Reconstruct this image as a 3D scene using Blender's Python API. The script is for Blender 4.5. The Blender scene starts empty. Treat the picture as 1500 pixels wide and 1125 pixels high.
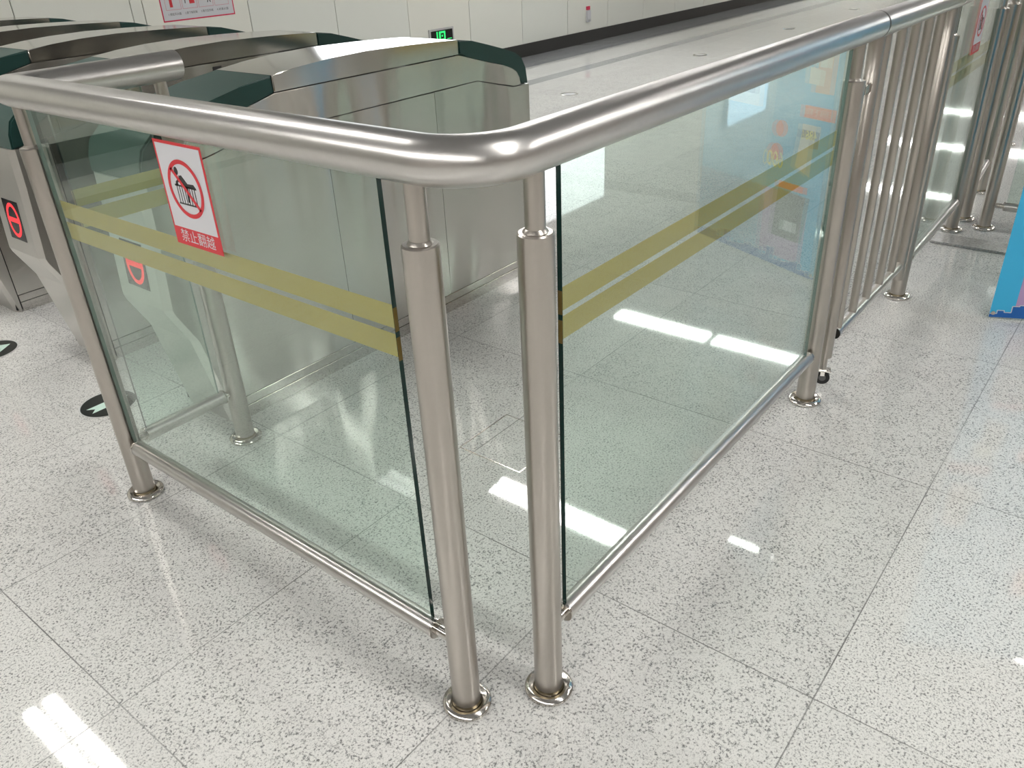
import bpy, bmesh, math, random
from mathutils import Vector, Matrix
R = math.radians
SC = bpy.context.scene
COL = SC.collection

# ------------------------------------------------------------------ camera, world, exposure
F_PX = 1187.7
YAW, PITCH, ROLL = 0.6909, 0.5145, -0.0487
fw = Vector((math.cos(PITCH)*math.cos(YAW), math.cos(PITCH)*math.sin(YAW), -math.sin(PITCH)))
rt = fw.cross(Vector((0, 0, 1))).normalized(); up = rt.cross(fw)
r2 = rt*math.cos(ROLL)+up*math.sin(ROLL); u2 = -rt*math.sin(ROLL)+up*math.cos(ROLL)
cd = bpy.data.cameras.new('camera'); cam = bpy.data.objects.new('camera', cd); COL.objects.link(cam)
cd.sensor_width = 36; cd.lens = 36*F_PX/1500; cd.clip_start = 0.02; cd.clip_end = 200
cam.matrix_world = Matrix(((r2.x, u2.x, -fw.x, -0.8318), (r2.y, u2.y, -fw.y, -0.7369), (r2.z, u2.z, -fw.z, 1.4531), (0, 0, 0, 1)))
SC.camera = cam
W = bpy.data.worlds.new('world'); SC.world = W; W.use_nodes = True
W.node_tree.nodes['Background'].inputs[0].default_value = (0.80, 0.82, 0.85, 1)
W.node_tree.nodes['Background'].inputs[1].default_value = 0.25
SC.view_settings.view_transform = 'Standard'; SC.view_settings.look = 'None'
SC.view_settings.gamma = 1; SC.view_settings.use_curve_mapping = False
SC.view_settings.exposure = 0.30
SC.cycles.caustics_reflective = False; SC.cycles.caustics_refractive = False
LAMP = 30.0          # radiance of the strip lights

# ------------------------------------------------------------------ materials
def srgb(r, g, b):
    f = lambda c: ((c/255+0.055)/1.055)**2.4 if c > 10 else c/255/12.92
    return (f(r), f(g), f(b), 1)
class NT:
    def __init__(s, name):
        s.m = bpy.data.materials.new(name); s.m.use_nodes = True; s.t = s.m.node_tree
        s.n = s.t.nodes; s.p = s.n['Principled BSDF']; s.out = s.n['Material Output']
    def new(s, t, **k):
        n = s.n.new(t)
        for a, b in k.items(): setattr(n, a, b)
        return n
    def lk(s, a, b): s.t.links.new(a, b)
    def val(s, sock, v):
        if isinstance(v, (int, float, tuple)): sock.default_value = v
        else: s.lk(v, sock)
    def math(s, op, a, b=0.0, c=0.0, clamp=False):
        n = s.new('ShaderNodeMath', operation=op); n.use_clamp = clamp
        s.val(n.inputs[0], a); s.val(n.inputs[1], b); s.val(n.inputs[2], c); return n.outputs[0]
    def mix(s, f, a, b):
        n = s.new('ShaderNodeMix', data_type='RGBA'); s.val(n.inputs[0], f); s.val(n.inputs[6], a); s.val(n.inputs[7], b); return n.outputs[2]
    def noise(s, vec, scale, detail=2, rough=0.5):
        n = s.new('ShaderNodeTexNoise'); s.lk(vec, n.inputs['Vector']); n.inputs['Scale'].default_value = scale
        n.inputs['Detail'].default_value = detail; n.inputs['Roughness'].default_value = rough; return n.outputs['Fac']
    def ramp(s, f, lo, hi):
        n = s.new('ShaderNodeMapRange'); s.val(n.inputs[0], f); n.inputs[1].default_value = lo; n.inputs[2].default_value = hi
        return n.outputs[0]
def simple(name, col, rough=0.5, metal=0.0, noise=0.0, scale=40):
    t = NT(name); t.p.inputs['Roughness'].default_value = rough; t.p.inputs['Metallic'].default_value = metal
    if noise:
        g = t.new('ShaderNodeNewGeometry'); f = t.noise(g.outputs['Position'], scale, 3)
        c2 = tuple(c*(1-noise) for c in col[:3])+(1,)
        t.lk(t.mix(f, col, c2), t.p.inputs['Base Color'])
    else: t.p.inputs['Base Color'].default_value = col
    return t.m
def steel(name, col, rough, streak=(60, 60, 2), amt=0.10, wave=0.0, aniso=0.0, blotch=0.0):
    t = NT(name); tc = t.new('ShaderNodeTexCoord'); mp = t.new('ShaderNodeMapping'); t.lk(tc.outputs['Object'], mp.inputs[0])
    mp.inputs['Scale'].default_value = streak
    f = t.noise(mp.outputs[0], 8, 3, 0.6)
    dark = tuple(c*0.95 for c in col[:3])+(1,)
    c = t.mix(f, col, dark)
    if blotch:
        b = t.noise(tc.outputs['Object'], 9, 4, 0.65); b = t.ramp(b, 0.52, 0.75)
        c = t.mix(t.math('MULTIPLY', b, blotch), c, tuple(x*0.62 for x in col[:3])+(1,))
    t.lk(c, t.p.inputs['Base Color']); t.p.inputs['Metallic'].default_value = 1
    t.lk(t.math('MULTIPLY_ADD', f, amt, rough-amt*0.5), t.p.inputs['Roughness'])
    if aniso:
        t.p.inputs['Anisotropic'].default_value = aniso; t.p.inputs['Anisotropic Rotation'].default_value = 0.25
        tg = t.new('ShaderNodeTangent', direction_type='RADIAL', axis='Z'); t.lk(tg.outputs[0], t.p.inputs['Tangent'])
    if wave:
        m2 = t.new('ShaderNodeMapping'); t.lk(tc.outputs['Object'], m2.inputs[0]); m2.inputs['Scale'].default_value = (1.0, 1.0, 0.22)
        w = t.noise(m2.outputs[0], 3.4, 1.2, 0.4)
        b2 = t.new('ShaderNodeBump'); b2.inputs['Strength'].default_value = 1.0; b2.inputs['Distance'].default_value = wave
        t.lk(w, b2.inputs['Height']); t.lk(b2.outputs[0], t.p.inputs['Normal'])
    return t.m
def emit(name, col, s):
    t = NT(name); t.p.inputs['Base Color'].default_value = (0, 0, 0, 1)
    t.p.inputs['Emission Color'].default_value = col; t.p.inputs['Emission Strength'].default_value = s; return t.m
def glass_mat():
    t = NT('float_glass'); t.n.remove(t.p)
    g = t.new('ShaderNodeNewGeometry')
    ior = t.math('MULTIPLY_ADD', g.outputs['Backfacing'], 1/1.52-1.52, 1.52)
    fr = t.new('ShaderNodeFresnel'); t.lk(ior, fr.inputs['IOR'])
    tr = t.new('ShaderNodeBsdfTransparent'); tr.inputs[0].default_value = (0.905, 0.965, 0.935, 1)
    gl = t.new('ShaderNodeBsdfGlossy'); gl.inputs['Roughness'].default_value = 0.0; gl.inputs['Color'].default_value = (0.97, 1, 0.99, 1)
    mx = t.new('ShaderNodeMixShader'); t.lk(fr.outputs[0], mx.inputs[0]); t.lk(tr.outputs[0], mx.inputs[1]); t.lk(gl.outputs[0], mx.inputs[2])
    t.lk(mx.outputs[0], t.out.inputs[0]); return t.m
def floor_mat():
    t = NT('speckled_granite'); g = t.new('ShaderNodeNewGeometry'); pos = g.outputs['Position']
    sp = t.new('ShaderNodeSeparateXYZ'); t.lk(pos, sp.inputs[0]); X, Y = sp.outputs[0], sp.outputs[1]
    P = 0.6; PX = 0.9; ox, oy = -0.457, 0.1315
    tx = t.math('DIVIDE', t.math('SUBTRACT', X, ox), PX); ty = t.math('DIVIDE', t.math('SUBTRACT', Y, oy), P)
    fx = t.math('FLOOR', tx); fy = t.math('FLOOR', ty)
    cx = t.new('ShaderNodeCombineXYZ'); t.lk(fx, cx.inputs[0]); t.lk(fy, cx.inputs[1])
    wn = t.new('ShaderNodeTexWhiteNoise', noise_dimensions='3D'); t.lk(cx.outputs[0], wn.inputs[0])
    # shift the speckle pattern per slab
    off = t.new('ShaderNodeVectorMath', operation='MULTIPLY_ADD'); t.lk(wn.outputs['Color'], off.inputs[0]); off.inputs[1].default_value = (7, 7, 7); t.lk(pos, off.inputs[2])
    v = off.outputs[0]
    n1 = t.noise(v, 185, 4, 0.60); n2 = t.noise(v, 380, 2, 0.5); n3 = t.noise(v, 12, 3, 0.5)
    k = t.math('MULTIPLY_ADD', n3, 0.10, -0.05)
    s1 = t.ramp(t.math('ADD', n1, k), 0.505, 0.575)
    s2 = t.ramp(t.math('ADD', n1, k), 0.585, 0.64)
    s3 = t.ramp(n2, 0.56, 0.64)
    light = (0.74, 0.73, 0.70, 1)
    c = t.mix(t.math('MULTIPLY', s1, 0.75), light, (0.44, 0.435, 0.42, 1))
    c = t.mix(t.math('MULTIPLY', s2, 0.8), c, (0.12, 0.12, 0.12, 1))
    c = t.mix(t.math('MULTIPLY', s3, 0.45), c, (0.30, 0.30, 0.29, 1))
    # per-slab tone
    tone = t.math('MULTIPLY_ADD', wn.outputs['Value'], 0.08, 0.94)
    hs = t.new('ShaderNodeHueSaturation'); t.lk(c, hs.inputs['Color']); t.lk(tone, hs.inputs['Value']); c = hs.outputs[0]
    # grey granite inlay bands that run along the wall
    inl = t.math('MULTIPLY', t.math('GREATER_THAN', Y, 4.64), t.math('LESS_THAN', Y, 4.83))
    inl = t.math('MAXIMUM', inl, t.math('GREATER_THAN', Y, 5.39))
    c = t.mix(t.math('MULTIPLY', inl, 0.72), c, (0.20, 0.215, 0.235, 1))
    # joints
    dx = t.math('ABSOLUTE', t.math('SUBTRACT', t.math('FRACT', tx), 0.5)); dy = t.math('ABSOLUTE', t.math('SUBTRACT', t.math('FRACT', ty), 0.5))
    jt = t.math('MAXIMUM', t.math('GREATER_THAN', dx, 0.5-0.0015/PX), t.math('GREATER_THAN', dy, 0.5-0.0015/P))
    jn = t.ramp(t.noise(pos, 2.2, 2), 0.35, 0.62)
    c = t.mix(t.math('MULTIPLY', jt, t.math('MULTIPLY_ADD', jn, 0.42, 0.50)), c, (0.10, 0.095, 0.09, 1))
    t.lk(c, t.p.inputs['Base Color'])
    t.lk(t.math('MULTIPLY_ADD', jt, 0.4, 0.035), t.p.inputs['Roughness'])
    t.p.inputs['IOR'].default_value = 1.55
    return t.m
def wall_mat():
    t = NT('cream_enamel_panel'); g = t.new('ShaderNodeNewGeometry')
    sp = t.new('ShaderNodeSeparateXYZ'); t.lk(g.outputs['Position'], sp.inputs[0])
    f = t.math('FLOOR', t.math('DIVIDE', t.math('SUBTRACT', sp.outputs[0], 1.92), 0.981))
    wn = t.new('ShaderNodeTexWhiteNoise', noise_dimensions='1D'); t.lk(f, wn.inputs['W'])
    t.lk(t.mix(wn.outputs['Value'], (0.78, 0.775, 0.70, 1), (0.74, 0.755, 0.70, 1)), t.p.inputs['Base Color'])
    t.p.inputs['Roughness'].default_value = 0.35; return t.m

M = dict(
    tube=steel('brushed_steel_tube', (0.50, 0.465, 0.425, 1), 0.29, (30, 30, 1.5), 0.02, blotch=0.12),
    rail=steel('satin_steel_handrail', (0.61, 0.59, 0.57, 1), 0.30, (12, 12, 12), 0.02, blotch=0.15),
    bright=steel('polished_steel', (0.66, 0.63, 0.59, 1), 0.15, (40, 40, 40), 0.02),
    gate=steel('brushed_steel_sheet', (0.70, 0.68, 0.645, 1), 0.17, (70, 70, 1.2), 0.03, wave=0.032, aniso=0.8),
    nose=steel('brushed_steel_nose', (0.66, 0.64, 0.61, 1), 0.34, (70, 70, 1.2), 0.03),
    lid=steel('brushed_steel_lid', (0.68, 0.66, 0.63, 1), 0.13, (1.5, 70, 70), 0.03, wave=0.002),
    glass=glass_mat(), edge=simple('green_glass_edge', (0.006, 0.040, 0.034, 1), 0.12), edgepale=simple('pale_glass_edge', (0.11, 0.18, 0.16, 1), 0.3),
    gold=simple('olive_gold_tape', srgb(186, 158, 74), 0.45, 0, 0.10, 300),
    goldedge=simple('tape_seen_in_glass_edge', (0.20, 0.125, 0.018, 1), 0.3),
    green=simple('dark_green_plastic', (0.012, 0.047, 0.041, 1), 0.33, 0, 0.15, 200),
    core=simple('dark_gap_steel', (0.03, 0.03, 0.028, 1), 0.5, 0.6),
    black=simple('matt_black', (0.012, 0.012, 0.012, 1), 0.45), rubber=simple('black_rubber', (0.015, 0.015, 0.015, 1), 0.6),
    white=simple('white_print', (0.60, 0.60, 0.63, 1), 0.4), red=simple('red_print', srgb(205, 45, 55), 0.4),
    pinkred=simple('magenta_red_print', srgb(205, 40, 80), 0.4), inkblack=simple('black_print', (0.02, 0.02, 0.02, 1), 0.4),
    grey=simple('grey_plastic', (0.5, 0.5, 0.49, 1), 0.4), weld=simple('weld_tint', (0.30, 0.25, 0.17, 1), 0.35, 1.0, 0.4, 60),
    screen=simple('black_display_glass', (0.006, 0.006, 0.007, 1), 0.15),
    ledred=emit('red_led', (1, 0.035, 0.045, 1), 1.15), ledgreen=emit('green_led', (0.03, 1, 0.22, 1), 0.9),
    lamp=emit('lamp_diffuser', (1, 0.985, 0.95, 1), LAMP), spot=emit('downlight_diffuser', (1, 0.97, 0.92, 1), 40),
    adlight=emit('advert_lightbox_face', (0.93, 0.98, 1, 1), 2.6), adblue=emit('advert_lightbox_face_blue', (0.62, 0.80, 1, 1), 1.5),
    cyan=simple('cyan_banner_vinyl', srgb(58, 176, 222), 0.45, 0, 0.06, 4), skyline=simple('deep_blue_print', srgb(25, 95, 170), 0.45),
    paleblue=simple('pale_blue_print', srgb(125, 190, 222), 0.45), pink=simple('pale_mauve_print', srgb(178, 150, 190), 0.45),
    orange=simple('orange_red_print', srgb(225, 95, 60), 0.45), yellow=simple('yellow_print', srgb(240, 225, 60), 0.45),
    phone=simple('light_grey_print', srgb(205, 205, 195), 0.45), darkpr=simple('dark_grey_print', srgb(95, 95, 95), 0.45),
    skinpr=simple('warm_beige_print', srgb(205, 165, 140), 0.45),
    floor=floor_mat(), wall=wall_mat(), kick=simple('black_kick_board', (0.010, 0.010, 0.009, 1), 0.35),
    ceil=simple('grey_ceiling_panel', (0.36, 0.36, 0.37, 1), 0.7), plain=simple('beige_wall_panel', (0.45, 0.41, 0.37, 1), 0.5),
    darkgran=simple('dark_mottled_granite', (0.66, 0.64, 0.61, 1), 0.25, 0, 0.9, 110), joint=simple('joint_line', (0.13, 0.13, 0.11, 1), 0.7),
    discblack=simple('black_floor_vinyl', (0.012, 0.016, 0.015, 1), 0.3), arrow=simple('pale_green_vinyl', srgb(205, 230, 218), 0.4),
    amber=simple('amber_plastic', srgb(215, 150, 30), 0.4),
)
M['plinth'] = M['lid']

# ------------------------------------------------------------------ mesh helpers
def obj(name, bm, mats, parent=None, smooth=False, angle=35):
    me = bpy.data.meshes.new(name); bmesh.ops.recalc_face_normals(bm, faces=bm.faces); bm.to_mesh(me); bm.free()
    if not isinstance(mats, (list, tuple)): mats = [mats]
    for m in mats: me.materials.append(M[m] if isinstance(m, str) else m)
    if smooth:
        for p in me.polygons: p.use_smooth = True
        me.set_sharp_from_angle(angle=R(angle))
    o = bpy.data.objects.new(name, me); COL.objects.link(o)
    if parent: o.parent = parent
    return o
def tag(o, label, cat, group=None):
    o['label'] = label; o['category'] = cat
    if group: o['group'] = group
    return o
def thing(name, label, cat, loc=(0, 0, 0), group=None, rz=0):
    o = bpy.data.objects.new(name, None); o.empty_display_size = 0.1; COL.objects.link(o); o.location = loc; o.rotation_euler.z = rz
    return tag(o, label, cat, group)
def struct(name, bm, m, **k):
    o = obj(name, bm, m, **k); o['kind'] = 'structure'; return o
def box(bm, a, b, mi=0, bev=0.0):
    x0, y0, z0 = [min(a[i], b[i]) for i in range(3)]; x1, y1, z1 = [max(a[i], b[i]) for i in range(3)]
    v = [bm.verts.new(p) for p in ((x0, y0, z0), (x1, y0, z0), (x1, y1, z0), (x0, y1, z0), (x0, y0, z1), (x1, y0, z1), (x1, y1, z1), (x0, y1, z1))]
    fs = [bm.faces.new([v[i] for i in q]) for q in ((3, 2, 1, 0), (4, 5, 6, 7), (0, 1, 5, 4), (1, 2, 6, 5), (2, 3, 7, 6), (3, 0, 4, 7))]
    for f in fs: f.material_index = mi
    if bev:
        es = list({e for f in fs for e in f.edges}); bmesh.ops.bevel(bm, geom=es, offset=bev, segments=2, affect='EDGES')
    return bm
def nbox(a, b, mi=0, bev=0.0): return box(bmesh.new(), a, b, mi, bev)
def lathe(bm, prof, c=(0, 0, 0), n=32, mi=0):
    """revolve (r,z) profile about the vertical through c, ends closed"""
    rings = []
    for r, z in prof:
        if r < 1e-6: rings.append([bm.verts.new((c[0], c[1], c[2]+z))])
        else: rings.append([bm.verts.new((c[0]+r*math.cos(2*math.pi*i/n), c[1]+r*math.sin(2*math.pi*i/n), c[2]+z)) for i in range(n)])
    for a, b in zip(rings, rings[1:]):
        for i in range(n):
            j = (i+1) % n
            if len(a) == 1 and len(b) == 1: continue
            if len(a) == 1: f = bm.faces.new((a[0], b[j], b[i]))
            elif len(b) == 1: f = bm.faces.new((a[i], a[j], b[0]))
            else: f = bm.faces.new((a[i], a[j], b[j], b[i]))
            f.material_index = mi
    return bm
def sweep(bm, pts, r, n=28, cap=True, mi=0, dome=0.0):
    pts = [Vector(p) for p in pts]; rings = []
    ref = Vector((0, 0, 1))
    if abs((pts[1]-pts[0]).normalized().dot(ref)) > 0.9: ref = Vector((1, 0, 0))
    for i, p in enumerate(pts):
        if i == 0: d = pts[1]-pts[0]
        elif i == len(pts)-1: d = pts[-1]-pts[-2]
        else: d = (pts[i+1]-p).normalized()+(p-pts[i-1]).normalized()
        d.normalize(); a = d.cross(ref).normalized(); b = a.cross(d)
        k = 1.0
        if 0 < i < len(pts)-1:
            k = 1/max(0.5, d.dot((p-pts[i-1]).normalized()))
        rings.append([bm.verts.new(p+a*(r*k*math.cos(2*math.pi*j/n))+b*(r*math.sin(2*math.pi*j/n))) for j in range(n)])
    for A, B in zip(rings, rings[1:]):
        for i in range(n):
            j = (i+1) % n; bm.faces.new((A[i], A[j], B[j], B[i])).material_index = mi
    if cap: bm.faces.new(rings[0][::-1]).material_index = mi; bm.faces.new(rings[-1]).material_index = mi
    return bm
def cyl(a, b, r, n=28): return sweep(bmesh.new(), [a, b], r, n)
def prism(bm, poly, y0, y1, mi=0):
    """(x,z) polygon extruded along y"""
    A = [bm.verts.new((x, y0, z)) for x, z in poly]; B = [bm.verts.new((x, y1, z)) for x, z in poly]; n = len(poly)
    bm.faces.new(A).material_index = mi; bm.faces.new(B[::-1]).material_index = mi
    for i in range(n):
        j = (i+1) % n; bm.faces.new((A[i], B[i], B[j], A[j])).material_index = mi
    return bm
def elbow(p0, corner, p1, rad, seg=14):
    """points from p0 to p1 with the corner rounded"""
    p0, c, p1 = Vector(p0), Vector(corner), Vector(p1)
    a = (p0-c).normalized(); b = (p1-c).normalized(); s = c+a*rad; e = c+b*rad; o = c+a*rad+b*rad
    return [s+(s-o)*0]+[o+(s-o)*math.cos(t)+(e-o)*math.sin(t) for t in [math.pi/2*i/seg for i in range(1, seg)]]+[e]

# --- flat artwork: every shape is a thin slab in a plane; (u,v) in metres, layer k stands 0.4 mm prouder
class Art:
    def __init__(s, origin, U, V, t=0.0004):
        s.o, s.U, s.V = Vector(origin), Vector(U).normalized(), Vector(V).normalized(); s.N = s.U.cross(s.V).normalized(); s.t = t
        s.bm = bmesh.new(); s.mats = []
    def mi(s, m):
        if m not in s.mats: s.mats.append(m)
        return s.mats.index(m)
    def P(s, u, v, k): return s.o+s.U*u+s.V*v+s.N*(k*s.t)
    def poly(s, pts, k, m, base=None):
        mi = s.mi(m); b = s.bm
        if base is None: base = k-1
        A = [b.verts.new(s.P(u, v, k)) for u, v in pts]; B = [b.verts.new(s.P(u, v, base)) for u, v in pts]; n = len(pts)
        b.faces.new(A).material_index = mi; b.faces.new(B[::-1]).material_index = mi
        for i in range(n):
            j = (i+1) % n; b.faces.new((A[i], B[i], B[j], A[j])).material_index = mi
    def rect(s, u0, v0, u1, v1, k, m): s.poly([(u0, v0), (u1, v0), (u1, v1), (u0, v1)], k, m)
    def disc(s, u, v, r, k, m, n=32, ry=None):
        ry = ry or r; s.poly([(u+r*math.cos(2*math.pi*i/n), v+ry*math.sin(2*math.pi*i/n)) for i in range(n)], k, m)
    def ring(s, u, v, r, w, k, m, n=48, a0=0, a1=360):
        for i in range(n):
            t0, t1 = R(a0+(a1-a0)*i/n), R(a0+(a1-a0)*(i+1)/n)
            s.poly([(u+r*math.cos(t0), v+r*math.sin(t0)), (u+r*math.cos(t1), v+r*math.sin(t1)), (u+(r-w)*math.cos(t1), v+(r-w)*math.sin(t1)), (u+(r-w)*math.cos(t0), v+(r-w)*math.sin(t0))], k, m)
    def line(s, u0, v0, u1, v1, w, k, m):
        d = Vector((u1-u0, v1-v0)).normalized(); n = Vector((-d.y, d.x))*w/2
        s.poly([(u0+n.x, v0+n.y), (u0-n.x, v0-n.y), (u1-n.x, v1-n.y), (u1+n.x, v1+n.y)], k, m)
    def text(s, txt, u, v, size, k, m, width=None, bold=0.0, center=True):
        cu = bpy.data.curves.new('lettering', 'FONT'); cu.body = txt; cu.size = size; cu.align_x = 'CENTER' if center else 'LEFT'; cu.align_y = 'CENTER'
        cu.offset = bold; cu.resolution_u = 2
        ob = bpy.data.objects.new('lettering', cu); COL.objects.link(ob); dg = bpy.context.evaluated_depsgraph_get()
        me = ob.evaluated_get(dg).to_mesh(); mi = s.mi(m); sx = 1.0
        if width and len(me.vertices):
            xs = [q.co.x for q in me.vertices]; sx = width/(max(xs)-min(xs))
        vs = [s.bm.verts.new(s.P(u+q.co.x*sx, v+q.co.y, k)) for q in me.vertices]
        for p in me.polygons:
            try: s.bm.faces.new([vs[i] for i in p.vertices]).material_index = mi
            except ValueError: pass
        ob.evaluated_get(dg).to_mesh_clear(); bpy.data.objects.remove(ob); bpy.data.curves.remove(cu)
    def build(s, name, parent=None):
        me = bpy.data.meshes.new(name)
        s.bm.to_mesh(me); s.bm.free()
        for m in s.mats: me.materials.append(M[m])
        o = bpy.data.objects.new(name, me); COL.objects.link(o)
        if parent: o.parent = parent
        return o

# ------------------------------------------------------------------ the setting
Y_W = 5.958; ZC = 3.0; X0, X1, Y0 = -7.0, 26.0, -7.5
struct('floor', nbox((X0, Y0, -0.12), (X1, Y_W+0.12, 0)), 'floor')
struct('ceiling', nbox((X0, Y0, ZC+0.02), (X1, Y_W+0.12, ZC+0.12)), 'ceil')
bm = nbox((X0, Y_W+0.012, 0), (X1, Y_W+0.12, ZC+0.02), 1)
xs = [1.92+0.981*i for i in range(-9, 25)]
cuts = sorted(xs+[2.80])
for a, b in zip(cuts, cuts[1:]):
    if b-a > 0.05: box(bm, (a+0.004, Y_W, 0), (b-0.004, Y_W+0.02, ZC), 0)
struct('wall_left', bm, ['wall', 'joint'])
struct('wall_right', nbox((X0, Y0-0.1, 0), (X1, Y0, ZC+0.02)), 'plain')
struct('wall_back', nbox((X1, Y0-0.1, 0), (X1+0.1, Y_W+0.12, ZC+0.02)), 'plain')
struct('wall_front', nbox((X0-0.1, Y0-0.1, 0), (X0, Y_W+0.12, ZC+0.02)), 'plain')
struct('baseboard_left', nbox((X0, Y_W-0.015, 0), (X1, Y_W, 0.152), 0, 0.002), 'kick')
struct('trim_1', nbox((3.42, -2.4, 0), (3.56, 0.06, 0.012), 0, 0.003), 'darkgran')

# ------------------------------------------------------------------ ceiling lights (some show as streaks in the polished floor, others are added unseen fill)
def strip(x, y0, y1, label):
    t = thing('ceiling_strip_light', label, 'ceiling light', (x, (y0+y1)/2, ZC+0.02), 'strip lights across the ceiling')
    h = (y1-y0)/2
    obj('housing', nbox((-0.13, -h-0.02, -0.004), (0.13, h+0.02, 0)), 'grey', t)
    for s in (-1, 1):
        obj('diffuser', nbox((s*0.065-0.038, -h, -0.03), (s*0.065+0.038, h, -0.004)), 'lamp', t)
strip(-0.02, 1.9, 4.22, 'white ceiling strip light mirrored in the floor at the lower left corner')
strip(3.70, 1.93, 3.28, 'white ceiling strip light mirrored in the floor between the two corner posts')
strip(7.48, 3.02, 4.28, 'left one of two ceiling strip lights mirrored in the floor behind the right glass')
strip(7.48, 1.85, 2.92, 'right one of two ceiling strip lights mirrored in the floor behind the right glass')
strip(14.7, 1.9, 3.45, 'ceiling strip light mirrored as white dashes between the swing gate bars')
strip(18.4, -4.0, 4.2, 'ceiling strip light near the far end of the hall, second from the end')
strip(22.1, -4.0, 4.2, 'added unseen strip light brightening the far end of the hall')  # added row that brightens the back wall and far floor
strip(3.70, -4.6, -1.93, 'added unseen fill strip over the open floor in front of the right railing')  # added row to light the side in front of the railing
strip(0.50, -4.6, -0.95, 'added unseen fill strip overhead, to the right of the viewpoint')  # made-up row, put in only for more light
strip(-3.2, -4.6, 4.2, 'added unseen fill strip behind the viewpoint, over the approach')  # added row giving light from behind, never in view
strip(7.48, -4.25, -1.85, 'added unseen fill strip above the blue banner stand')  # added fill, lined up so its mirror image falls on the other row
strip(11.8, -4.6, -1.4, 'added unseen fill strip beyond the blue banner stand')  # added fill, kept out of view past the banner
for x, y, w, h in ((1.61, 4.45, 'near the left railing shadow', 0.06), (10.19, 0.96, 'right of the swing gate foot', 0.06), (4.23, 1.09, 'in front of the right railing', 0.13), (4.22, -1.0, 'at the right edge of the floor', 0.19)):
    t = thing('downlight', 'small ceiling downlight mirrored as a white spot '+w, 'downlight', (x, y, ZC+0.02), 'downlights between the strips')
    k = 0.06 if h < 0.1 else 0.03
    obj('trim_frame', nbox((-k-0.03, -h-0.03, -0.006), (k+0.03, h+0.03, 0)), 'grey', t); obj('diffuser', nbox((-k, -h, -0.014), (k, h, -0.006)), 'spot', t)

def lightbox(x0, x1, z0, z1, m, label):
    t = thing('advert_lightbox', label, 'light box', ((x0+x1)/2, Y_W, z0))
    w = (x1-x0)/2; h = z1-z0; bm = bmesh.new()
    for a in (((-w-0.05, -0.07, -0.05), (w+0.05, 0, 0)), ((-w-0.05, -0.07, h), (w+0.05, 0, h+0.05)), ((-w-0.05, -0.07, 0), (-w, 0, h)), ((w, -0.07, 0), (w+0.05, 0, h))): box(bm, *a)
    obj('frame', bm, 'grey', t); obj('lit_face', nbox((-w, -0.06, 0), (w, 0, h)), m, t)
lightbox(4.5, 9.64, 1.15, 2.24, 'adlight', 'lit white advert box high on the cream wall, mirrored in the floor')
lightbox(13.9, 15.7, 0.90, 2.02, 'adblue', 'bluish lit advert box farther along the cream wall')

# ------------------------------------------------------------------ railings
ZH = 1.166; RH = 0.0375; ZL = 0.181; RL = 0.0218; RP = 0.0300; RN = 0.0165; ZCOL = 1.037
def post(parent, x, y, ztop=ZH-RH+0.006, neck=True):
    """tall tube with a turned shoulder, thin neck and a round floor flange"""
    o = obj('post', lathe(bmesh.new(), [(0, 0.004), (RP, 0.004), (RP, ZCOL-0.0025), (RP-0.0025, ZCOL), (0, ZCOL)], (x, y, 0), 40), 'tube', parent, True)
    if neck:
        obj('neck', lathe(bmesh.new(), [(RN+0.005, ZCOL-0.001), (RN+0.002, ZCOL+0.004), (RN, ZCOL+0.006), (RN, ztop)], (x, y, 0), 28), 'tube', o, True)
    fl = lathe(bmesh.new(), [(0, 0), (0.050, 0), (0.0525, 0.003), (0.0525, 0.009), (0.049, 0.0135), (0.043, 0.0155), (0.036, 0.0125), (RP+0.001, 0.011)], (x, y, 0), 40)
    obj('base_flange', fl, 'bright', o, True)
    obj('weld_ring', lathe(bmesh.new(), [(RP+0.0003, 0.012), (RP+0.0025, 0.013), (RP+0.0003, 0.019)], (x, y, 0), 36), 'weld', o, True)
    return o
def lower_rail(parent, a, b, stub0=None, stub1=None):
    """bottom tube with a disc cap at each end and a thin pin into the post"""
    a, b = Vector(a), Vector(b); d = (b-a).normalized()
    o = obj('lower_rail', cyl(a, b, RL, 28), 'rail', parent, True)
    for p, q, s in ((a, stub0, -1), (b, stub1, 1)):
        obj('end_cap', cyl(p+d*s*0.0005, p+d*s*0.0055, RL+0.0012, 28), 'bright', o, True)
        if q is not None: obj('pin', cyl(p, q, 0.0125, 20), 'bright', o, True)
    return o
def panel(parent, axis, c, s0, s1, z0=0.196, z1=ZH-0.028, th=0.010):
    """upright sheet of glass; edges get the dark green edge material"""
    bm = bmesh.new(); h = th/2
    if axis == 'x': box(bm, (s0, c-h, z0), (s1, c+h, z1))
    else: box(bm, (c-h, s0, z0), (c+h, s1, z1))
    bm.normal_update()
    k = 1 if axis == 'x' else 0
    for f in bm.faces:   # the end nearer the corner shows its polished dark green depth, the far end is painted paler for the light it catches
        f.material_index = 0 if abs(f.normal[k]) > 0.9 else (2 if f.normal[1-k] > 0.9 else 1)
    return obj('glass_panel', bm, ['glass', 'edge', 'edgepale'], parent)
def stripes(gp, axis, c, s0, s1, zs=((0.8675, 0.9110), (0.8125, 0.8565))):
    for z0, z1 in zs:
        if axis == 'x': z0 += 0.0035; z1 += 0.0035
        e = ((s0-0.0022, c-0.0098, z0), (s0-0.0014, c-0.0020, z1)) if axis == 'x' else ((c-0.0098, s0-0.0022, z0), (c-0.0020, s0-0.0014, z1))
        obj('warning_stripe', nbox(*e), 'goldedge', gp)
        a, b = ((s0, c-0.0003, z0), (s1, c+0.0003, z1)) if axis == 'x' else ((c-0.0003, s0, z0), (c+0.0003, s1, z1))
        obj('warning_stripe', nbox(a, b), 'gold', gp)
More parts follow.
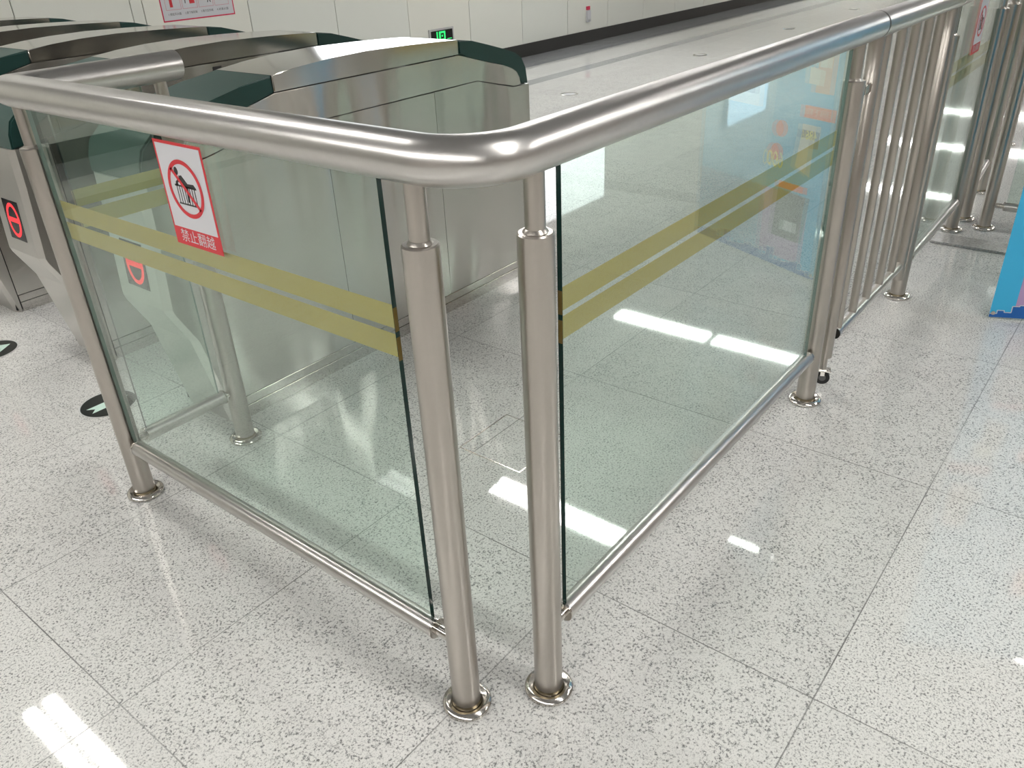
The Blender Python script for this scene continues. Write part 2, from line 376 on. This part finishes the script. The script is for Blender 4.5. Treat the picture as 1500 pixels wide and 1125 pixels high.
def climb_sign(gp, origin, U, V=(0, 0, 1), w=0.163, h=0.212):
    a = Art(origin, U, V)
    a.rect(0, 0, w, h, 1, 'red'); a.rect(0.006, 0.038, w-0.006, h-0.006, 2, 'white')
    cx, cy, r = w/2, 0.122, 0.058
    a.ring(cx, cy, r, 0.0085, 4, 'red', 56)
    # climber lying over a barred fence
    for i in range(8): a.line(cx-0.030+i*0.0085, cy-0.030, cx-0.030+i*0.0085, cy+0.004, 0.0022, 3, 'inkblack')
    a.line(cx-0.034, cy-0.031, cx+0.034, cy-0.031, 0.003, 3, 'inkblack'); a.line(cx-0.036, cy+0.005, cx+0.037, cy+0.005, 0.0035, 3, 'inkblack')
    a.disc(cx-0.021, cy+0.034, 0.0065, 3, 'inkblack', 20, 0.008)
    a.poly([(cx-0.016, cy+0.025), (cx-0.006, cy+0.027), (cx+0.010, cy+0.012), (cx+0.030, cy+0.013), (cx+0.037, cy+0.006), (cx+0.002, cy+0.004), (cx-0.006, cy+0.008)], 3, 'inkblack')
    a.poly([(cx-0.016, cy+0.022), (cx-0.030, cy+0.012), (cx-0.033, cy+0.004), (cx-0.022, cy+0.005), (cx-0.024, cy+0.010), (cx-0.011, cy+0.017)], 3, 'inkblack')
    a.line(cx+0.006, cy+0.004, cx+0.002, cy-0.026, 0.0065, 3, 'inkblack')
    a.line(cx-0.038, cy+0.038, cx+0.038, cy-0.038, 0.0075, 4, 'red')
    a.text('禁止翻越', w/2, 0.019, 0.029, 2, 'white', 0.118)
    return a.build('warning_sign', gp)

t = thing('glass_railing', 'satin steel corner railing with green tinted glass nearest the camera', 'railing')
YB, XA = 1.414, 1.621
pts = [(0.422, YB, ZH)]+[(0, YB, ZH)]+elbow((0, YB, ZH), (0, 0, ZH), (1.74, 0, ZH), 0.105, 18)+[(1.735, 0, ZH)]
obj('handrail', sweep(bmesh.new(), pts, RH, 40), 'rail', t, True, 50)
for x, y in ((0, 0.119), (0.135, 0), (0, YB), (0.364, YB), (XA, 0)): post(t, x, y)
lower_rail(t, (0.197, 0, ZL), (1.577, 0, ZL), (0.155, 0, ZL), (1.60, 0, ZL))
lower_rail(t, (0, 0.190, ZL), (0, 1.362, ZL), (0, 0.14, ZL), (0, 1.39, ZL))
lower_rail(t, (0.052, YB, ZL), (0.318, YB, ZL), (0.02, YB, ZL), (0.34, YB, ZL))
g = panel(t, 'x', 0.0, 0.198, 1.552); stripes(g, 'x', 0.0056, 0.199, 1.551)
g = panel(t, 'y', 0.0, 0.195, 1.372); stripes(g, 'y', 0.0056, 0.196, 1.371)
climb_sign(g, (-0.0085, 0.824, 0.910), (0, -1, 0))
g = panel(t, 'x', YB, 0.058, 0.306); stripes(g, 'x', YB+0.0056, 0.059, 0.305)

# swing gate between the railings
t = thing('barred_swing_gate', 'steel swing gate of close upright bars on a caster, right of the glass railing', 'gate', (1.77, 0, 0))
o = obj('top_rail', cyl((-0.022, 0, ZH), (0.862, 0, ZH), RH, 40), 'rail', t, True)
obj('joint_collar', cyl((-0.030, 0, ZH), (-0.024, 0, ZH), RH-0.003, 40), 'core', o, True)
for x in (0.0, 0.835):
    o = obj('stile', lathe(bmesh.new(), [(0, 0.105), (0.0235, 0.105), (0.0235, 1.026), (0.0225, 1.028), (0.0225, ZH-RH+0.008)], (x, 0, 0), 28), 'tube', t, True)
    zb = nbox((x-0.075 if x < 0.1 else x, -0.012, 0.985), (x if x < 0.1 else x+0.032, 0.012, 1.012), 0, 0.002)
    obj('latch_bracket', zb, 'bright', o)
o = obj('bottom_rail', cyl((0.070, 0, 0.165), (0.812, 0, 0.165), 0.019, 28), 'rail', t, True)
obj('end_cap', cyl((0.066, 0, 0.165), (0.071, 0, 0.165), 0.0205, 28), 'core', o, True)
for x in (0.095, 0.248, 0.400, 0.555, 0.705):
    obj('bar', cyl((x, 0, 0.176), (x, 0, ZH-RH+0.006), 0.0145, 24), 'tube', t, True)
o = obj('caster', nbox((-0.012, -0.012, 0.052), (0.012, 0.012, 0.058)), 'bright', t); o.rotation_euler.z = R(-68)
obj('stem', lathe(bmesh.new(), [(0, 0.056), (0.0125, 0.056), (0.0125, 0.108), (0, 0.108)], (0, 0, 0), 20), 'tube', o, True)
bm = nbox((-0.006, -0.016, 0.034), (0.008, -0.0125, 0.052)); box(bm, (-0.006, 0.0125, 0.034), (0.008, 0.016, 0.052)); box(bm, (-0.024, -0.016, 0.050), (0.028, 0.016, 0.0535))
obj('fork', bm, 'bright', o)
bm = sweep(bmesh.new(), [(0.002, -0.011, 0.025), (0.002, 0.011, 0.025)], 0.025, 32); obj('wheel', bm, 'rubber', o, True)
obj('hub', cyl((0.002, -0.0122, 0.025), (0.002, 0.0122, 0.025), 0.012, 24), 'darkpr', o, True)

# railing beyond the gate, with its own corner
t = thing('glass_railing', 'steel and glass railing beyond the swing gate with a red no-climbing sign', 'railing', (2.672, 0, 0), None, 0.021)
P5, P6 = 0.0, 0.994
pts = [(-0.036, 0, ZH)]+elbow((0, 0, ZH), (1.10, 0.0, ZH), (1.10, -2.0, ZH), 0.09)+[(1.10, -2.0, ZH)]
obj('handrail', sweep(bmesh.new(), pts, RH, 32), 'rail', t, True, 50)
for x, y in ((P5, 0), (P6, 0.0), (1.10, -0.130), (1.10, -1.5)): post(t, x, y)
lower_rail(t, (0.060, 0, 0.16), (0.925, 0, 0.16), (0.02, 0, 0.16), (0.98, 0, 0.16))
lower_rail(t, (1.10, -0.200, 0.125), (1.10, -1.44, 0.125), (1.10, -0.14, 0.125), (1.10, -1.49, 0.125))
g = panel(t, 'x', 0.0, 0.075, 0.925, 0.176); stripes(g, 'x', 0.0056, 0.076, 0.924)
climb_sign(g, (0.420, -0.0085, 0.910), (1, 0, 0))
g = panel(t, 'y', 1.10, -1.43, -0.205, 0.141); stripes(g, 'y', 1.1056, -1.429, -0.206)
t = thing('glass_railing', 'farthest steel and glass railing, starting behind the right end post', 'railing', (3.877, 0.008, 0), None, 0.072)
obj('handrail', sweep(bmesh.new(), [(-0.05, 0, ZH), (1.9, 0, ZH)], RH, 28), 'rail', t, True)
for x in (0.0, 0.55, 1.8): post(t, x, 0)
lower_rail(t, (0.05, 0, ZL), (0.50, 0, ZL)); lower_rail(t, (0.60, 0, ZL), (1.75, 0, ZL))
g = panel(t, 'x', 0.0, 0.06, 0.49); stripes(g, 'x', 0.0056, 0.061, 0.489)
g = panel(t, 'x', 0.0, 0.61, 1.74); stripes(g, 'x', 0.0056, 0.611, 1.739)

# ------------------------------------------------------------------ turnstiles
TW = 0.30
def make_turnstile():
    """ticket gate cabinet; local y runs from the near side (0) to the far side (TW), x from entry to exit"""
    t = thing('turnstile', '', 'turnstile')
    g = 0.0016
    inner_l = [(0.794, 1.026), (0.675, 1.000), (0.56, 0.978), (0.46, 0.955), (0.405, 0.932), (0.375, 0.902), (0.361, 0.868)]
    outer_l = [(0.793, 1.077), (0.67, 1.061), (0.552, 1.038), (0.43, 1.008), (0.36, 0.983), (0.318, 0.948), (0.302, 0.905), (0.298, 0.858)]
    inner_r = [(1.674, 1.024), (1.76, 1.000), (1.849, 0.975), (1.94, 0.952), (1.999, 0.935), (2.030, 0.918), (2.048, 0.893), (2.058, 0.858)]
    outer_r = [(1.673, 1.078), (1.752, 1.066), (1.85, 1.040), (1.95, 1.012), (2.030, 0.987), (2.072, 0.962), (2.096, 0.922), (2.108, 0.856)]
    def prim(name, poly, m, y0=0.0, y1=TW, bev=0.003, smooth=True):
        bm = prism(bmesh.new(), poly, y0, y1)
        if bev:
            es = [e for e in bm.edges if abs(e.verts[0].co.y-e.verts[1].co.y) < 1e-6]
            bmesh.ops.bevel(bm, geom=es, offset=bev, segments=2, affect='EDGES')
        return obj(name, bm, m, t, smooth, 30)
    # top cover with a gentle crown
    top = [(0.7955, 1.0775), (0.90, 1.088), (1.03, 1.0955), (1.20, 1.098), (1.41, 1.0915), (1.55, 1.085), (1.6715, 1.078)]
    prim('top_cover', [(0.7955, 1.026+g), (1.6715, 1.025+g)]+top[::-1], 'lid')
    prim('front_cap', inner_l+outer_l[::-1], 'green', bev=0.006)
    prim('rear_cap', outer_r+inner_r[::-1], 'green', bev=0.006)
    band = [(p[0]+g, p[1]-g) for p in inner_l]+[(0.528, 0.889+g), (0.64, 0.912+g), (1.771, 0.915+g), (2.002, 0.856+g), (2.055, 0.857+g)]
    band += [(p[0]-g, p[1]-g) for p in inner_r[::-1][1:]]
    prim('upper_band', band, 'gate', bev=0.0015)
    prim('inner_frame', [(0.40, 0.01), (0.40, 0.86), (0.64, 0.905), (1.771, 0.908), (2.0, 0.85), (2.10, 0.85), (2.10, 0.01)], 'core', 0.006, TW-0.006, 0)
    prim('plinth', [(0.424, 0), (0.424, 0.044), (2.112, 0.044), (2.112, 0)], 'plinth', -0.001, TW+0.001, 0.0015)
    prim('plinth_strip', [(0.424, 0.046), (0.424, 0.078), (2.112, 0.078), (2.112, 0.046)], 'plinth', 0, TW, 0.0015)
    # nose housing below the green cap: vertical face, chin, then sloping back to the floor
    nose = [(0.385, 0.081), (0.335, 0.340), (0.282, 0.452), (0.281, 0.480), (0.296, 0.720), (0.299, 0.856), (0.361, 0.866), (0.420, 0.875), (0.420, 0.081)]
    bm = bmesh.new(); rows = []
    for x, z in ((0.397, 0.0), (0.330, 0.340), (0.276, 0.450), (0.271, 0.468), (0.272, 0.486), (0.287, 0.720), (0.292, 0.857)):
        c = min(0.014, 0.416-x)
        rows.append([bm.verts.new(q) for q in ((0.4185, 0, z), (x+c, 0, z), (x, 0.032, z), (x, TW-0.032, z), (x+c, TW, z), (0.4185, TW, z))])
    for A, B in zip(rows, rows[1:]):
        for k in range(6): bm.faces.new((A[k], A[(k+1) % 6], B[(k+1) % 6], B[k]))
    bm.faces.new(rows[0][::-1]); bm.faces.new(rows[-1])
    obj('nose_housing', bm, 'nose', t, True, 12)
    for y in (0.0, TW):
        s = 1 if y == 0 else -1
        def ptop(x): return 0.888+(x-0.528)*0.2 if x < 0.64 else (0.912 if x < 1.771 else 0.914-(x-1.771)*0.253)
        for a, b in ((0.4225, 0.966), (0.968, 1.516), (1.518, 2.108)):
            xs_ = [a]+[q for q in (0.528, 0.64, 1.771, 2.002) if a < q < b]+[b]
            poly = [(a, 0.081), (b, 0.081)]+[(q, (0.874 if q < 0.5 else ptop(q) if q < 2.003 else 0.855)-g) for q in xs_[::-1]]
            bm = prism(bmesh.new(), poly, y, y+s*0.006); obj('side_panel', bm, 'gate', t)
    bm = prism(bmesh.new(), [(2.1085, 0.081), (2.1085, 0.852), (2.112, 0.852), (2.112, 0.081)], 0.001, TW-0.001); obj('end_panel', bm, 'gate', t)
    # red no-entry display on the nose
    oz, w_, h_ = 0.518, 0.128, 0.148
    def art(): return Art((0.2736, 0.212, oz), (0, -1, 0), (0.0152, 0, 0.234))
    a = art(); a.rect(0, 0, w_, h_, 1, 'screen'); d = a.build('display', t)
    a = art(); n = 48; cu, cv, ru, rv, wd = w_/2, h_/2, 0.050, 0.064, 0.0135
    for q in range(n):   # upright oval ring with a bar
        t0, t1 = 2*math.pi*q/n, 2*math.pi*(q+1)/n
        a.poly([(cu+ru*math.cos(t0), cv+rv*math.sin(t0)), (cu+ru*math.cos(t1), cv+rv*math.sin(t1)), (cu+(ru-wd)*math.cos(t1), cv+(rv-wd)*math.sin(t1)), (cu+(ru-wd)*math.cos(t0), cv+(rv-wd)*math.sin(t0))], 2, 'ledred')
    a.rect(cu-ru+wd, cv-0.008, cu+ru-wd, cv+0.010, 2, 'ledred')
    a.build('no_entry_symbol', d)
    return t
def copy_tree(o, parent=None):
    c = o.copy(); COL.objects.link(c)
    if parent: c.parent = parent
    for ch in [q for q in bpy.data.objects if q.parent == o]: copy_tree(ch, c)
    return c
T0 = make_turnstile()
labels = ['nearest stainless steel turnstile with dark green end caps, right behind the corner railing',
          'second turnstile from the railing, showing a lit red no-entry ring at the left edge',
          'third turnstile from the railing, middle one of the five cabinets',
          'fourth turnstile from the railing, its top just above the third',
          'fifth turnstile, farthest of the row and closest to the cream wall']
for i, y in enumerate((1.519, 2.355, 3.195, 4.035, 4.875)):
    o = T0 if i == 0 else copy_tree(T0)
    o.location = (0, y, 0); o['label'] = labels[i]; o['group'] = 'turnstiles in a row'
T2 = [q for q in bpy.data.objects if q.get('label') == labels[1]][0]
a = Art((1.20, -0.0005, 0.985), (1, 0, 0), (0, 0, 1)); a.poly([(0, 0), (0.022, 0), (0.011, 0.020)], 1, 'amber'); a.build('hazard_sticker', T2)
a = Art((1.30, -0.0005, 0.988), (1, 0, 0), (0, 0, 1)); a.rect(0, 0, 0.075, 0.016, 1, 'red'); a.build('red_sticker', T2)
obj('sensor_window', nbox((1.125, -0.0015, 0.992), (1.165, 0.001, 1.010)), 'black', T2)

# ------------------------------------------------------------------ things on the floor
def arrow_disc(x, y, label):
    a = Art((x, y, 0.0003), (1, 0, 0), (0, 1, 0))
    a.disc(0, 0, 0.100, 1, 'discblack', 48); a.ring(0, 0, 0.100, 0.005, 2, 'grey', 48)
    a.poly([(-0.072, -0.022), (0.005, -0.022), (0.005, -0.052), (0.074, 0), (0.005, 0.052), (0.005, 0.022), (-0.072, 0.022), (-0.050, 0)], 2, 'arrow')
    tag(a.build('floor_arrow_sticker'), label, 'floor sticker', 'round arrow stickers in the lanes')
arrow_disc(0.212, 2.035, 'round black floor sticker with pale arrow, partly behind the left post')
arrow_disc(0.155, 2.885, 'round black floor sticker with pale arrow, cut by the left picture edge')
t = thing('floor_hatch', 'small square steel-edged hatch set in the granite between the corner posts', 'floor hatch', (0.729, 0.541, 0))
bm = bmesh.new(); L = 0.245; w = 0.0035
for a, b in (((0, 0, 0), (L, w, 0.0012)), ((0, L-w, 0), (L, L, 0.0012)), ((0, w, 0), (w, L-w, 0.0012)), ((L-w, w, 0), (L, L-w, 0.0012))): box(bm, a, b)
obj('steel_frame', bm, 'bright', t); obj('stone_lid', nbox((w+0.001, w+0.001, -0.01), (L-w-0.001, L-w-0.001, 0.0004)), 'floor', t)
for i, x in enumerate((5.96, 8.72, 11.46, 14.25)):
    t = thing('floor_socket', ('nearest', 'second', 'third', 'farthest')[i]+' flush round steel socket in the far floor', 'floor socket', (x, 3.98, 0), 'round sockets in a line')
    obj('ring', lathe(bmesh.new(), [(0.062, 0), (0.062, 0.004), (0.078, 0.005), (0.085, 0.001), (0.085, 0)], n=40), 'bright', t, True)
    obj('lid', lathe(bmesh.new(), [(0, 0), (0.060, 0), (0.060, 0.002), (0, 0.002)], n=40), 'grey', t)

# ------------------------------------------------------------------ things on the wall
t = thing('fire_instruction_poster', 'white red-framed fire extinguisher instruction poster on the cream wall', 'poster', (3.05, Y_W, 0.882))
a = Art((0, -0.0006, 0), (1, 0, 0), (0, 0, 1)); pw, ph = 0.685, 0.52
a.rect(0, 0, pw, ph, 1, 'pinkred'); a.rect(0.010, 0.010, pw-0.010, ph-0.010, 2, 'white')
for r_, v in enumerate((0.085, 0.300)):
    for i in range(4):
        u = 0.045+i*0.152
        for q in ((u, v, u+0.138, v+0.002), (u, v+0.155, u+0.138, v+0.157), (u, v, u+0.002, v+0.157), (u+0.136, v, u+0.138, v+0.157)): a.rect(*q, 3, 'pinkred')
        if i == 0:
            a.rect(u+0.040, v+0.02, u+0.066, v+0.105, 3, 'red'); a.line(u+0.053, v+0.105, u+0.053, v+0.118, 0.006, 3, 'inkblack'); a.line(u+0.053, v+0.116, u+0.085, v+0.112, 0.004, 3, 'inkblack'); a.line(u+0.085, v+0.112, u+0.100, v+0.075, 0.004, 3, 'inkblack')
        elif i == 1:
            a.line(u+0.030, v+0.04, u+0.036, v+0.095, 0.007, 3, 'inkblack'); a.line(u+0.036, v+0.095, u+0.075, v+0.110, 0.004, 3, 'inkblack'); a.rect(u+0.070, v+0.035, u+0.118, v+0.080, 3, 'red')
        elif i == 2:
            a.poly([(u+0.018, v+0.055), (u+0.060, v+0.055), (u+0.040, v+0.100)], 3, 'red'); a.disc(u+0.098, v+0.118, 0.010, 3, 'inkblack', 16); a.line(u+0.098, v+0.11, u+0.102, v+0.07, 0.018, 3, 'inkblack'); a.line(u+0.102, v+0.075, u+0.088, v+0.03, 0.008, 3, 'inkblack'); a.line(u+0.102, v+0.075, u+0.116, v+0.03, 0.008, 3, 'inkblack'); a.line(u+0.098, v+0.10, u+0.070, v+0.095, 0.005, 3, 'inkblack')
        else:
            a.line(u+0.015, v+0.09, u+0.10, v+0.10, 0.007, 3, 'inkblack'); a.line(u+0.030, v+0.095, u+0.045, v+0.11, 0.005, 3, 'inkblack'); a.poly([(u+0.085, v+0.065), (u+0.118, v+0.065), (u+0.105, v+0.100)], 3, 'red')
        if r_ == 0: a.text(('1.提起灭火器', '2.拔下保险销', '3.用力压手柄', '4.对准火苗')[i], u+0.069, 0.052, 0.021, 3, 'inkblack', 0.115)
a.text('灭火器使用方法', pw/2, 0.485, 0.040, 3, 'red', 0.36)
a.build('printed_sheet', t)

t = thing('emergency_exit_sign', 'low wall exit sign with glowing green pictogram, just above the nearest turnstile', 'exit sign', (6.32, Y_W, 0.36))
obj('frame', nbox((-0.20, -0.018, -0.02), (0.20, 0, 0.135), 0, 0.003), 'grey', t)
obj('dark_face', nbox((-0.175, -0.021, 0.0), (0.175, -0.018, 0.115)), 'screen', t)
a = Art((-0.175, -0.0215, 0), (1, 0, 0), (0, 0, 1))
for q in ((0.085, 0.01, 0.105, 0.105), (0.125, 0.01, 0.150, 0.105), (0.205, 0.01, 0.228, 0.105), (0.125, 0.085, 0.228, 0.105), (0.125, 0.01, 0.228, 0.028), (0.165, 0.048, 0.185, 0.068)): a.rect(*q, 1, 'ledgreen')
for q in ((0.255, 0.015, 0.330, 0.022),): a.rect(*q, 1, 'ledgreen')
a.build('green_pictogram', t)
t = thing('wall_call_point', 'tiny white wall box with a red top, low on the far cream wall', 'wall box', (9.26, Y_W, 0.26))
obj('housing', nbox((-0.045, -0.03, 0), (0.045, 0, 0.145), 0, 0.006), 'white', t); obj('red_label', nbox((-0.035, -0.012, 0.15), (0.045, 0, 0.195)), 'pinkred', t)
obj('plug', nbox((-0.02, -0.045, 0.01), (0.02, -0.03, 0.04), 0, 0.004), 'grey', t)

# ------------------------------------------------------------------ advertising banner
bt = Vector((0.40614, -0.91381, 0)); ang = math.atan2(bt.y, bt.x)
t = thing('banner_stand', 'bright blue upright advertising banner cut by the right picture edge', 'banner stand', (2.63, -0.36, 0), None, ang)
BW, BH = 0.80, 1.80
# local x runs along the banner; the printed side looks towards the railing and the camera (-y local is the far side)
sgn = -1
a = Art((0, 0, 0.012), (1, 0, 0), (0, 0, 1))
if a.N.dot(Vector((0, sgn, 0))) < 0: pass
a.rect(0, 0, BW, BH, 1, 'cyan')
def S(s0, z0, s1, z1, k, m): a.rect(s0, z0-0.012, s1, z1-0.012, k, m)
S(0.085, 0.055, 0.80, 0.36, 2, 'pink'); S(0.35, 0.055, 0.80, 1.75, 2, 'paleblue')
sky = [(0, 0), (0.80, 0)]; u = 0.80; random.seed(4)
hs = [0.030, 0.045, 0.025, 0.055, 0.075, 0.035, 0.06, 0.04, 0.05, 0.08, 0.045, 0.03]
topl = []
for i in range(32):
    u0 = 0.80-i*0.025; h = hs[(i*5) % 12]*(0.5 if u0 < 0.08 else 1); topl += [(u0, h), (u0-0.025, h)]
a.poly(sky+topl, 3, 'skyline')
for q, r_ in zip(topl, topl[1:]): a.line(q[0]+1e-5, q[1]+1e-5, r_[0], r_[1], 0.003, 4, 'white')
S(-0.0+0.004, 0.695, 0.172, 0.745, 3, 'orange'); a.text('扫码下载', 0.088, 0.708, 0.030, 4, 'skinpr', 0.14)
a.disc(0.290, 0.615, 0.036, 3, 'orange'); a.disc(0.305, 0.512, 0.038, 3, 'orange')
a.text('600', 0.31, 0.475, 0.10, 4, 'yellow', 0.10, 0.001)
S(0.03, 0.80, 0.13, 1.04, 3, 'skinpr'); a.poly([(0.088, 0.875), (0.17, 0.885), (0.168, 0.82), (0.09, 0.815)], 4, 'phone'); S(0.06, 0.90, 0.12, 1.0, 4, 'phone')
S(0.072, 0.60, 0.174, 0.668, 3, 'phone'); S(0.075, 0.575, 0.172, 0.645, 4, 'darkpr'); a.poly([(0.10, 0.60), (0.175, 0.60), (0.19, 0.47), (0.10, 0.44)], 5, 'phone'); a.text('486', 0.118, 0.612, 0.055, 6, 'yellow', 0.062, 0.001)
S(0.10, 0.375, 0.270, 0.405, 3, 'orange'); a.poly([(0.08, 0.35), (0.27, 0.36), (0.28, 0.14), (0.10, 0.14)], 4, 'darkpr'); S(0.135, 0.19, 0.212, 0.235, 5, 'white')
S(0.40, 1.25, 0.72, 1.40, 3, 'orange'); S(0.42, 0.70, 0.66, 1.15, 3, 'phone'); S(0.45, 0.75, 0.63, 1.10, 4, 'darkpr')
a.build('printed_banner', t)
obj('grommet', cyl((0.012, -0.004, 0.03), (0.012, 0.0, 0.03), 0.008, 16), 'bright', t)
obj('support_pole', cyl((0.40, 0.06, 0.02), (0.40, 0.06, 1.6), 0.010, 16), 'black', t)
for (x, z) in ((0.01, 0.012), (0.79, 0.012), (0.01, 1.80), (0.79, 1.80)):
    obj('brace', cyl((0.40, 0.06, 0.75), (x, 0.006, z), 0.005, 12), 'black', t)
obj('rear_leg', cyl((0.40, 0.06, 0.75), (0.40, 0.50, 0.006), 0.006, 12), 'black', t)
